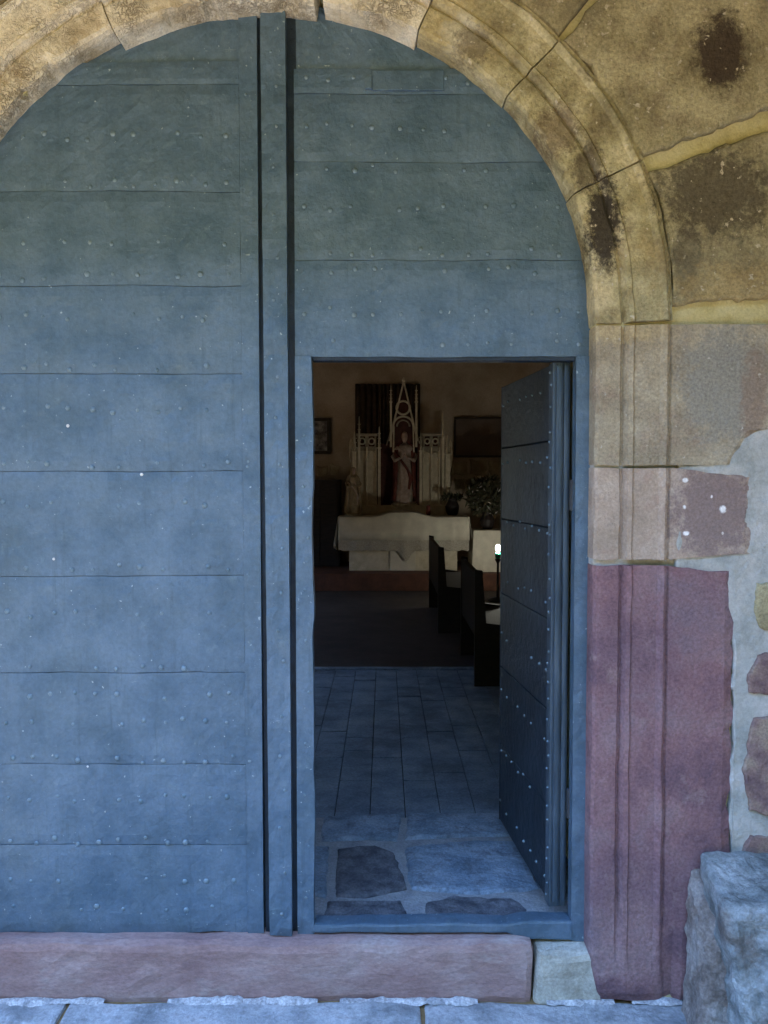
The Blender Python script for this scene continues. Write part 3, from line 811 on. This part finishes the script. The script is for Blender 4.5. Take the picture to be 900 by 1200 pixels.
# altar
AY = 9.3
st = struct(boxo('altar_step', -1.6, 2.4, AY-.35, NY1, NZ+.004, W(470, 669, AY).z, M['red_step'], None, .01))
zs_ = W(470, 669, AY).z
alt = empty('altar', 'altar table under a white lace edged cloth in the dark chapel', 'altar')
aL, aR = W(397, 610, AY).x, W(549, 610, AY).x
zt_ = W(470, 606, AY).z
boxo('table_block', W(409, 650, AY).x, W(536, 650, AY).x, AY+.03, AY+.62, zs_+.002, zt_-.03, M['cream'], alt)
boxo('frontal', W(457, 650, AY).x, W(487, 650, AY).x, AY+.005, AY+.028, zs_+.004, zt_-.36, M['cloth'], alt, .004)
boxo('table_top', aL, aR, AY-.02, AY+.68, zt_-.03, zt_, M['dark_wood'], alt, .005)
def cloth():
    bm = bmesh.new(); nx = 60
    zf = W(470, 633, AY).z
    prof = [(AY+.67, zt_+.004), (AY+.3, zt_+.006), (AY-.02, zt_+.005), (AY-.03, zt_-.005), (AY-.035, zt_-.1), (AY-.04, zt_-.2), (AY-.04, zf)]
    rows = []
    for i in range(nx+1):
        x = aL-.012+(aR-aL+.024)*i/nx
        bump = .07*math.exp(-((x-W(473, 600, AY).x)/.33)**4)
        row = []
        for k, (y, z) in enumerate(prof):
            yy = y - (.010*math.sin(x*26+fb((x, 0, 0), 3)*5)*(k-2)/4 if k > 2 else 0)
            row.append(bm.verts.new((x, yy, z+(bump if k < 4 else bump*.4 if k == 4 else 0))))
        rows.append(row)
    for i in range(nx):
        for j in range(len(prof)-1): bm.faces.new((rows[i][j], rows[i+1][j], rows[i+1][j+1], rows[i][j+1]))
    o = from_bm('top_cloth', bm, M['cloth'], alt, True); s = o.modifiers.new('s', 'SOLIDIFY'); s.thickness = .004
    # lace band with scalloped hem
    bm = bmesh.new(); rows = []
    zl = W(470, 644, AY).z
    nx = 120
    for i in range(nx+1):
        x = aL-.005+(aR-aL+.01)*i/nx
        c = x-W(476, 640, AY).x
        tri = max(0, .16*(1-abs(c)/.13))
        zz = zl - .018*abs(math.sin(x*24)) - tri
        yy = AY-.034-.008*math.sin(x*26)
        rows.append([bm.verts.new((x, yy, zf+.004)), bm.verts.new((x, yy, (zf+zz)/2)), bm.verts.new((x, yy+.002, zz))])
    for i in range(nx):
        for j in range(2): bm.faces.new((rows[i][j], rows[i+1][j], rows[i+1][j+1], rows[i][j+1]))
    o = from_bm('lace_border', bm, M['lace'], alt); s = o.modifiers.new('s', 'SOLIDIFY'); s.thickness = .003
    # ends hanging down in folds
    for sx, xx in ((-1, aL), (1, aR)):
        bm = bmesh.new(); rows = []
        for i in range(25):
            t = i/24; y = AY-.03+.68*t
            row = []
            for k in range(6):
                q = k/5
                row.append(bm.verts.new((xx+sx*(.012+.055*q+.018*q*math.sin(t*22)), y, zt_+.004-q*(.47-.05*math.sin(t*9)))))
            rows.append(row)
        for i in range(24):
            for j in range(5): bm.faces.new((rows[i][j], rows[i+1][j], rows[i+1][j+1], rows[i][j+1]))
        o = from_bm('side_drape', bm, M['cloth'], alt, True); s = o.modifiers.new('s', 'SOLIDIFY'); s.thickness = .004
cloth()

# gothic altarpiece
RY = 10.05
ret = empty('altarpiece', 'gothic altarpiece with pinnacles and central gable behind the altar', 'altarpiece')
def rx(p): return W(p, 550, RY).x
def rz(p): return W(470, p, RY).z
def rbox(name, a, b, t, u, y0, y1, mat, bev=.0, parent=None):
    return boxo(name, rx(a), rx(b), y0, y1, rz(u), rz(t), mat, parent or ret, bev)
rbox('predella', 409, 535, 592, 622, RY-.06, RY+.25, M['cream'], .01)
def wing(a, b, side):
    """a pair of blind lancets under two pierced roundels"""
    f = rbox('wing_panel', a, b, 528, 592, RY+.05, RY+.10, M['cream'])
    n = 2; wv = (b-a)/n
    for i in range(n+1):
        c = a+wv*i
        rbox('mullion', c-.9, c+.9, 524, 592, RY-.005, RY+.049, M['cream'], .004)
    for i in range(n):
        c = a+wv*(i+.5)
        # pointed head
        bm = bmesh.new()
        X = rx(c); Z = rz(537); hwid = (rx(b)-rx(a))/n/2-.008
        for s in (-1, 1):
            pts = [(X+s*hwid*math.cos(t), RY+.02, Z+hwid*1.6*math.sin(t)) for t in [R(90)*k/6 for k in range(7)]]
            tube(bm, pts, .010, 6)
        from_bm('lancet_head', bm, M['cream'], ret)
        # roundel above
        bm = bmesh.new(); cz = rz(517)
        r_ = hwid*.72
        pts = [(X+r_*math.cos(t), RY+.03, cz+r_*math.sin(t)) for t in [2*math.pi*k/16 for k in range(17)]]
        tube(bm, pts, .014, 6, cap=False)
        from_bm('roundel', bm, M['cream'], ret)
        rbox('tracery', c-wv*.5, c-wv*.30, 511, 528, RY+.03, RY+.06, M['cream_dark'])
        rbox('tracery', c+wv*.30, c+wv*.5, 511, 528, RY+.031, RY+.061, M['cream_dark'])
        rbox('tracery', c-wv*.30, c+wv*.30, 523, 528, RY+.032, RY+.062, M['cream_dark'])
        rbox('roundel_backing', c-wv*.5, c+wv*.5, 511, 528, RY+.066, RY+.09, M['niche'])
    rbox('cornice', a-1.5, b+1.5, 508, 511, RY-.02, RY+.08, M['cream_dark'], .005)
wing(419, 441, -1)
wing(496, 515, 1)
def pinnacle(c, top, bot, w_, mat='cream', y=RY-.02):
    bm = bmesh.new()
    X = rx(c); hwid = w_/2/73.5
    z0, z1 = rz(bot), rz(top); zn = z0+(z1-z0)*.72
    box(bm, X-hwid, X+hwid, y-hwid, y+hwid, z0, zn)
    box(bm, X-hwid*1.5, X+hwid*1.5, y-hwid*1.5, y+hwid*1.5, zn+.001, zn+.022)
    tube(bm, [(X, y, zn+.02), (X, y, z1)], [hwid*1.1, hwid*.25], 4)
    for k in range(1, 4):
        zz = zn+(z1-zn)*k/4.5
        for s in (-1, 1): box(bm, X+s*hwid*.9-.006, X+s*hwid*.9+.006, y-.006, y+.006, zz, zz+.014)
    return from_bm('pinnacle', bm, M[mat], ret)
pinnacle(421, 488, 592, 2.6); pinnacle(415.5, 506, 592, 4.5)
pinnacle(444.5, 500, 592, 3.2); pinnacle(493, 505, 592, 2.8)
pinnacle(519, 482, 592, 2.8); pinnacle(524.5, 510, 592, 5.5)
pinnacle(458, 452, 524, 2.2, y=RY-.06); pinnacle(487.6, 452, 524, 2.4, y=RY-.06)
# outer scroll silhouettes
for s, c in ((-1, 412.5), (1, 527)):
    bm = bmesh.new()
    pts = [(rx(c)+s*.03*math.sin(t*4.5), RY, rz(515)-(rz(515)-rz(565))*t) for t in [k/10 for k in range(11)]]
    tube(bm, pts, [.03, .034, .028, .02, .016, .016, .018, .02, .018, .014, .01], 6)
    from_bm('scroll', bm, M['gilt'], ret)
# niche
rbox('niche_back', 446, 492, 520, 598, RY+.16, RY+.20, M['niche'])
rbox('niche_side', 446, 449, 520, 598, RY-.03, RY+.158, M['niche'])
rbox('niche_side', 489, 492, 520, 598, RY-.03, RY+.158, M['niche'])
def bar(name, a, b, r, mat, y=RY-.03):
    bm = bmesh.new(); A, B = Vector((rx(a[0]), y, rz(a[1]))), Vector((rx(b[0]), y, rz(b[1]))); tube(bm, [A, B], r, 6); return from_bm(name, bm, M[mat], ret)
bar('gable_rake', (473, 447), (456.5, 517), .015, 'cream'); bar('gable_rake', (473, 447), (489, 517), .013, 'cream')
bar('gable_rake', (470, 462), (453, 522), .010, 'cream_dark', RY-.02); bar('gable_rake', (476, 462), (492, 522), .010, 'cream_dark', RY-.02)
bm = bmesh.new(); lathe(bm, [(.012, 0), (.03, .02), (.018, .05), (.004, .08)], (rx(473), RY-.03, rz(448)), 8); from_bm('finial', bm, M['cream'], ret)
def ring(name, c, r, tr, mat, y=RY-.03, a0=0, a1=360, sq=1.0):
    bm = bmesh.new(); X, Z = rx(c[0]), rz(c[1]); n = 20
    tube(bm, [(X+r*math.cos(t), y, Z+r*sq*math.sin(t)) for t in [R(a0+(a1-a0)*k/n) for k in range(n+1)]], tr, 6, cap=(a1-a0 < 360))
    return from_bm(name, bm, M[mat], ret)
ring('gable_roundel', (472.3, 478), .105, .018, 'cream')
ring('gable_arch', (472.5, 500), .16, .018, 'cream', a0=0, a1=180)
ring('gable_arch', (472.5, 500), .10, .013, 'cream_dark', a0=0, a1=180)
bar('gable_shaft', (461.5, 500), (461, 530), .013, 'cream'); bar('gable_shaft', (484, 500), (485, 530), .013, 'cream')
# gable backing, dark
bm = bmesh.new()
tri = [Vector((rx(a), 0, rz(b))) for a, b in ((459, 512), (473, 455), (487, 512), (490, 525), (456, 525))]
ff = [bm.verts.new((p.x, RY+.02, p.z)) for p in tri]; bb = [bm.verts.new((p.x, RY+.05, p.z)) for p in tri]
bm.faces.new(ff); bm.faces.new(bb[::-1])
for i in range(5): bm.faces.new((ff[i], bb[i], bb[(i+1) % 5], ff[(i+1) % 5]))
from_bm('gable_panel', bm, M['niche'], ret)

def statue(name, label, loc, h, mats, hold=1, parent=None):
    """carved robed figure"""
    root = empty(name, label, 'statue', loc=loc)
    bm = bmesh.new()
    prof = [(.15, 0), (.17, .02), (.155, .15), (.13, .35), (.115, .50), (.10, .60), (.12, .70), (.135, .77), (.115, .81), (.045, .84), (.038, .87)]
    lathe(bm, [(r*h, z*h) for r, z in prof], (0, 0, 0), 26, 1.0, .75, 9, .05)
    # arms bent to the chest
    for s in (-1, 1):
        tube(bm, [(s*.115*h, 0, .775*h), (s*.16*h, -.01*h, .66*h), (s*.135*h, -.09*h, .60*h), (s*.05*h, -.13*h, .64*h)], [.038*h, .036*h, .028*h, .018*h], 10)
    # head
    prof2 = [(.012, -.02), (.035, 0), (.046, .03), (.052, .065), (.050, .10), (.036, .13), (.012, .145)]
    o = from_bm('body', bm, M[mats[0]], root, True)
    m = o.modifiers.new('r', 'REMESH'); m.mode = 'VOXEL'; m.voxel_size = h*.012; m.use_smooth_shade = True
    bm = bmesh.new()
    lathe(bm, [(r*h, z*h) for r, z in prof2], (0, -.005*h, .87*h), 16, .92, 1.05)
    tube(bm, [(0, -.052*h, .945*h), (0, -.068*h, .925*h), (0, -.052*h, .918*h)], [.005*h, .010*h, .006*h], 6)
    from_bm('head', bm, M['skin'], root, True)
    for s in (-1, 1):
        bm = bmesh.new(); tube(bm, [(s*.035*h, -.12*h, .635*h), (s*.018*h, -.15*h, .665*h), (s*.004*h, -.155*h, .69*h)], [.016*h, .014*h, .008*h], 6, flat=.6)
        from_bm('hand', bm, M['skin'], root, True)
    bm = bmesh.new()
    n = 20; rows = []
    for (r, z, yo) in ((.03, 1.022, 0), (.058, .99, .004), (.064, .94, .012), (.062, .88, .02), (.12, .82, .02), (.155, .70, .03), (.165, .5, .03), (.18, .25, .03), (.20, .03, .03)):
        row = []
        for k in range(n+1):
            t = R(-50 + 280*k/n)
            rr = r*(1+.05*math.sin(7*t+z*5))
            row.append(bm.verts.new((rr*h*math.cos(t), (yo*h*.5 + rr*h*.8*math.sin(t)), z*h)))
        rows.append(row)
    for a, b in zip(rows, rows[1:]):
        for k in range(n): bm.faces.new((a[k], a[k+1], b[k+1], b[k]))
    o = from_bm('cloak', bm, M[mats[1]], root, True); s = o.modifiers.new('s', 'SOLIDIFY'); s.thickness = .012*h
    bm = bmesh.new()   # sash crossing the front
    pts = [(-.12*h, -.055*h, .72*h), (-.05*h, -.105*h, .60*h), (.04*h, -.115*h, .48*h), (.09*h, -.09*h, .36*h), (.06*h, -.125*h, .2*h)]
    tube(bm, pts, [.02*h, .034*h, .036*h, .032*h, .014*h], 8, flat=.5); from_bm('drapery', bm, M[mats[2]], root, True)
    bm = bmesh.new(); lathe(bm, [(.19*h, -.04*h), (.19*h, -.005*h), (.17*h, 0)], (0, 0, 0), 16); from_bm('plinth', bm, M['gilt'], root)
    return root
p = W(474, 590, RY+.02)
s1 = statue('saint_statue', 'painted saint statue in red and pale robes in the central niche', (p.x, RY+.05, p.z), 1.13, ('robe_white', 'robe_red', 'robe_red'))
p = W(414, 603, AY+.35)
s2 = statue('small_statue', 'small brown cloaked statue at the left end of the altar', (p.x, AY+.35, zt_+.035), .70, ('robe_brown', 'robe_brown', 'robe_white'))
s2.rotation_euler.z = R(12)

# dark hanging cloth behind the altarpiece
bm = bmesh.new(); rows = []
cy = NY1-.06
x0, x1 = W(417, 480, cy).x, W(492, 480, cy).x; z1 = W(450, 450, cy).z; z0 = W(450, 600, cy).z
for i in range(121):
    x = x0+(x1-x0)*i/120; y = cy - .03*math.sin(i*.62+fb((x, 0, 0), 2)*3)
    rows.append([bm.verts.new((x, y, z1 + (z0-z1)*k/6)) for k in range(7)])
for i in range(120):
    for j in range(6): bm.faces.new((rows[i][j], rows[i+1][j], rows[i+1][j+1], rows[i][j+1]))
o = from_bm('wall_hanging', bm, M['curtain'], None, True); tag(o, 'dark brown folded cloth hanging on the end wall behind the altarpiece', 'curtain')
m = o.modifiers.new('s', 'SOLIDIFY'); m.thickness = .01

# framed picture at the left, panel at the right
def framed(name, label, cat, a, b, t, u, mi, fw=.05):
    y = NY1-.03
    A, B = W(a, t, y), W(b, u, y)
    r_ = empty(name, label, cat)
    boxo('canvas', A.x+fw, B.x-fw, y-.005, y+.02, B.z+fw, A.z-fw, mi, r_)
    for (xa, xb, za, zb_) in ((A.x, B.x, A.z-fw, A.z), (A.x, B.x, B.z, B.z+fw), (A.x, A.x+fw, B.z+fw+.001, A.z-fw-.001), (B.x-fw, B.x, B.z+fw+.001, A.z-fw-.001)):
        boxo('frame_side', xa, xb, y-.03, y+.022, za, zb_, M['frame'], r_, .006)
    return r_
framed('picture', 'small dark framed picture on the wall left of the altarpiece', 'picture', 357, 387, 490, 532, M['picture'])
framed('wall_panel', 'large dull brown panel on the wall right of the altarpiece', 'wall panel', 532, 622, 489, 536, M['board'], .035)
# patches of bare stonework low on the end wall
for (a, b, t, u) in ((527, 548, 540, 556), (550, 572, 538, 557), (574, 600, 540, 558), (532, 560, 560, 574), (562, 590, 560, 575), (386, 398, 545, 556), (371, 384, 546, 558)):
    y = NY1-.004
    slab('wall_stone', blob_poly([W(a, t, y), W(b, t+1, y), W(b-1, u, y), W(a+1, u, y)], y, .05, .02, a), M['grey_stone'], nave, y+.02, y-.012, .01)

# side table with cloth, flowers, votive light
TY = 9.2
A, B = W(556, 622, TY), W(606, 682, TY)
tb = empty('side_table', 'small table under a white cloth to the right of the altar', 'table')
for xx in (A.x+.03, B.x-.06):
    for yy in (TY+.03, TY+.42): boxo('leg', xx, xx+.04, yy, yy+.04, NZ+.22, A.z-.03, M['dark_wood'], tb)
boxo('table_top', A.x, B.x, TY, TY+.5, A.z-.03, A.z, M['dark_wood'], tb)
bm = bmesh.new(); loops = []
hem = B.z
def ringpts(off, z, amp):
    pts = []
    for k in range(96):
        t = k/96*4; s = int(t); f = t-s
        c = [(A.x-off, TY-off), (B.x+off, TY-off), (B.x+off, TY+.5+off), (A.x-off, TY+.5+off)]
        p, q = c[s], c[(s+1) % 4]
        x = p[0]+(q[0]-p[0])*f; y = p[1]+(q[1]-p[1])*f
        w_ = amp*math.sin(k*1.15)
        x += w_*(1 if s == 1 else -1 if s == 3 else 0); y += w_*(1 if s == 2 else -1 if s == 0 else 0)
        pts.append(bm.verts.new((x, y, z)))
    return pts
loops = [ringpts(.004, A.z+.006, 0), ringpts(.012, A.z-.01, 0), ringpts(.03, (A.z+hem)/2, .008), ringpts(.04, hem, .014)]
for a, b in zip(loops, loops[1:]):
    for k in range(96): bm.faces.new((a[k], a[(k+1) % 96], b[(k+1) % 96], b[k]))
bm.faces.new(loops[0])
from_bm('cloth', bm, M['cloth'], tb)

def bouquet(name, label, c, rx_, rz_, n, seed):
    r_ = empty(name, label, 'flowers')
    rg = random.Random(seed)
    bm = bmesh.new(); lathe(bm, [(.07, 0), (.10, .06), (.11, .14), (.07, .22), (.085, .26)], c, 14); from_bm('vase', bm, M['dark_wood'], r_)
    bm = bmesh.new(); bp = bmesh.new()
    for k in range(n):
        d = Vector((rg.gauss(0, 1), rg.gauss(0, .6), rg.gauss(0, 1))).normalized()*rg.random()**.4
        p = Vector((c[0]+d.x*rx_, c[1]+d.y*rx_*.6, c[2]+.26+rz_*.8+d.z*rz_))
        q = Vector((rg.gauss(0, 1), rg.gauss(0, 1), rg.gauss(0, 1))).normalized(); s = q.orthogonal().normalized()
        L_ = rg.uniform(.05, .10); b_ = bm if rg.random() > .12 else bp
        if b_ is bp: L_ *= .6
        v = [p-q*L_, p+s*L_*.3+Vector((0, -.01, 0)), p+q*L_, p-s*L_*.3]
        b_.faces.new([b_.verts.new(x) for x in v])
    for k in range(12):
        d = Vector((rg.uniform(-1, 1)*rx_*.7, rg.uniform(-.3, .3)*rx_, rz_*rg.uniform(.6, 1.3)))
        tube(bm, [Vector(c)+Vector((0, 0, .2)), Vector(c)+Vector((d.x*.3, d.y*.3, .2+d.z*.5)), Vector(c)+Vector((d.x, d.y, .26+d.z))], .006, 4)
    o = from_bm('foliage', bm, M['leaf'], r_); o['kind'] = 'stuff'
    o = from_bm('petals', bp, M['petal'], r_); o['kind'] = 'stuff'
bouquet('flower_vase', 'large dark vase of dried foliage on the white side table', (W(571, 620, TY+.3).x, TY+.3, A.z+.008), .33, .30, 900, 4)
bouquet('flower_vase', 'low dark flower arrangement at the right end of the altar', (W(530, 604, AY+.5).x, AY+.5, zt_+.008), .16, .03, 120, 9)

# red votive on altar and green votive lamp with a flame on a thin stand
cc = W(502, 604, AY+.3)
bm = bmesh.new(); lathe(bm, [(.03, 0), (.035, .03), (.03, .13), (.024, .16)], (cc.x, AY+.3, zt_+.01), 12)
o = from_bm('red_candle', bm, M['robe_red']); tag(o, 'short red candle glass on the altar cloth right of the niche', 'candle')
vy = 8.0
vc = W(583.5, 655, vy)
vl = empty('votive_lamp', 'green glass votive lamp with a bright flame beside the open wicket', 'lamp', loc=(vc.x, vy, vc.z))
bm = bmesh.new(); lathe(bm, [(.028, 0), (.036, .03), (.040, .075), (.036, .078), (.03, .03)], (0, 0, 0), 14); from_bm('glass', bm, M['green_glass'], vl, True)
bm = bmesh.new(); lathe(bm, [(.018, .035), (.018, .07), (.016, .10), (.026, .12), (.030, .15), (.022, .175), (.009, .19)], (0, 0, 0), 12); from_bm('flame', bm, M['flame'], vl, True)
bm = bmesh.new(); lathe(bm, [(.14, NZ-vc.z), (.13, NZ-vc.z+.03), (.02, NZ-vc.z+.06), (.014, -.06), (.04, -.01), (.042, 0)], (0, 0, 0), 12); from_bm('stand', bm, M['iron'], vl, True)

# pews along the aisle
def pew(label, x, y0, y1, h, lean=0.02):
    r_ = empty('pew', label, 'pew', group='dark pews beside the aisle', loc=(x, y0, NZ))
    L_ = y1-y0
    bm = bmesh.new(); box(bm, -.02, .02, 0, L_, .38, h, .008)
    for v in bm.verts: v.co.x -= (v.co.z-.38)*lean
    from_bm('backrest', bm, M['dark_wood'], r_)
    boxo('seat', .02, .44, 0, L_, .42, .46, M['dark_wood'], r_, .006)
    for yy in (0, L_-.05):
        bm = bmesh.new()
        o2 = [(-.03, .0), (.42, .0), (.44, .40), (.40, .46), (.06, .50), (.03, h+.01), (-.03, h+.02)]
        a = [bm.verts.new((p[0], yy-.001, p[1])) for p in o2]; b = [bm.verts.new((p[0], yy+.051, p[1])) for p in o2]
        bm.faces.new(a); bm.faces.new(b[::-1])
        for i in range(len(o2)): bm.faces.new((a[i], b[i], b[(i+1) % len(o2)], a[(i+1) % len(o2)]))
        from_bm('end_panel', bm, M['dark_wood'], r_)
    boxo('front_board', .36, .39, .06, L_-.06, .1, .40, M['dark_wood'], r_)
    return r_
pew('farther dark wooden pew beside the aisle near the altar', .60, 5.75, 7.5, .90)
pew('nearer dark wooden pew beside the aisle next to the open wicket', .74, 3.6, 4.75, .90)
# dark cupboard standing at the left
cb = empty('cupboard', 'dark low cupboard in shadow at the left of the altar', 'cupboard')
A, B = W(352, 562, 9.9), W(398, 672, 9.9)
boxo('carcass', A.x, B.x, 9.9, 10.5, zs_, A.z, M['dark_wood'], cb, .01)
boxo('door', A.x+.03, (A.x+B.x)/2-.005, 9.885, 9.899, zs_+.06, A.z-.05, M['dark_wood'], cb, .004)
boxo('door', (A.x+B.x)/2+.005, B.x-.03, 9.885, 9.899, zs_+.06, A.z-.05, M['dark_wood'], cb, .004)
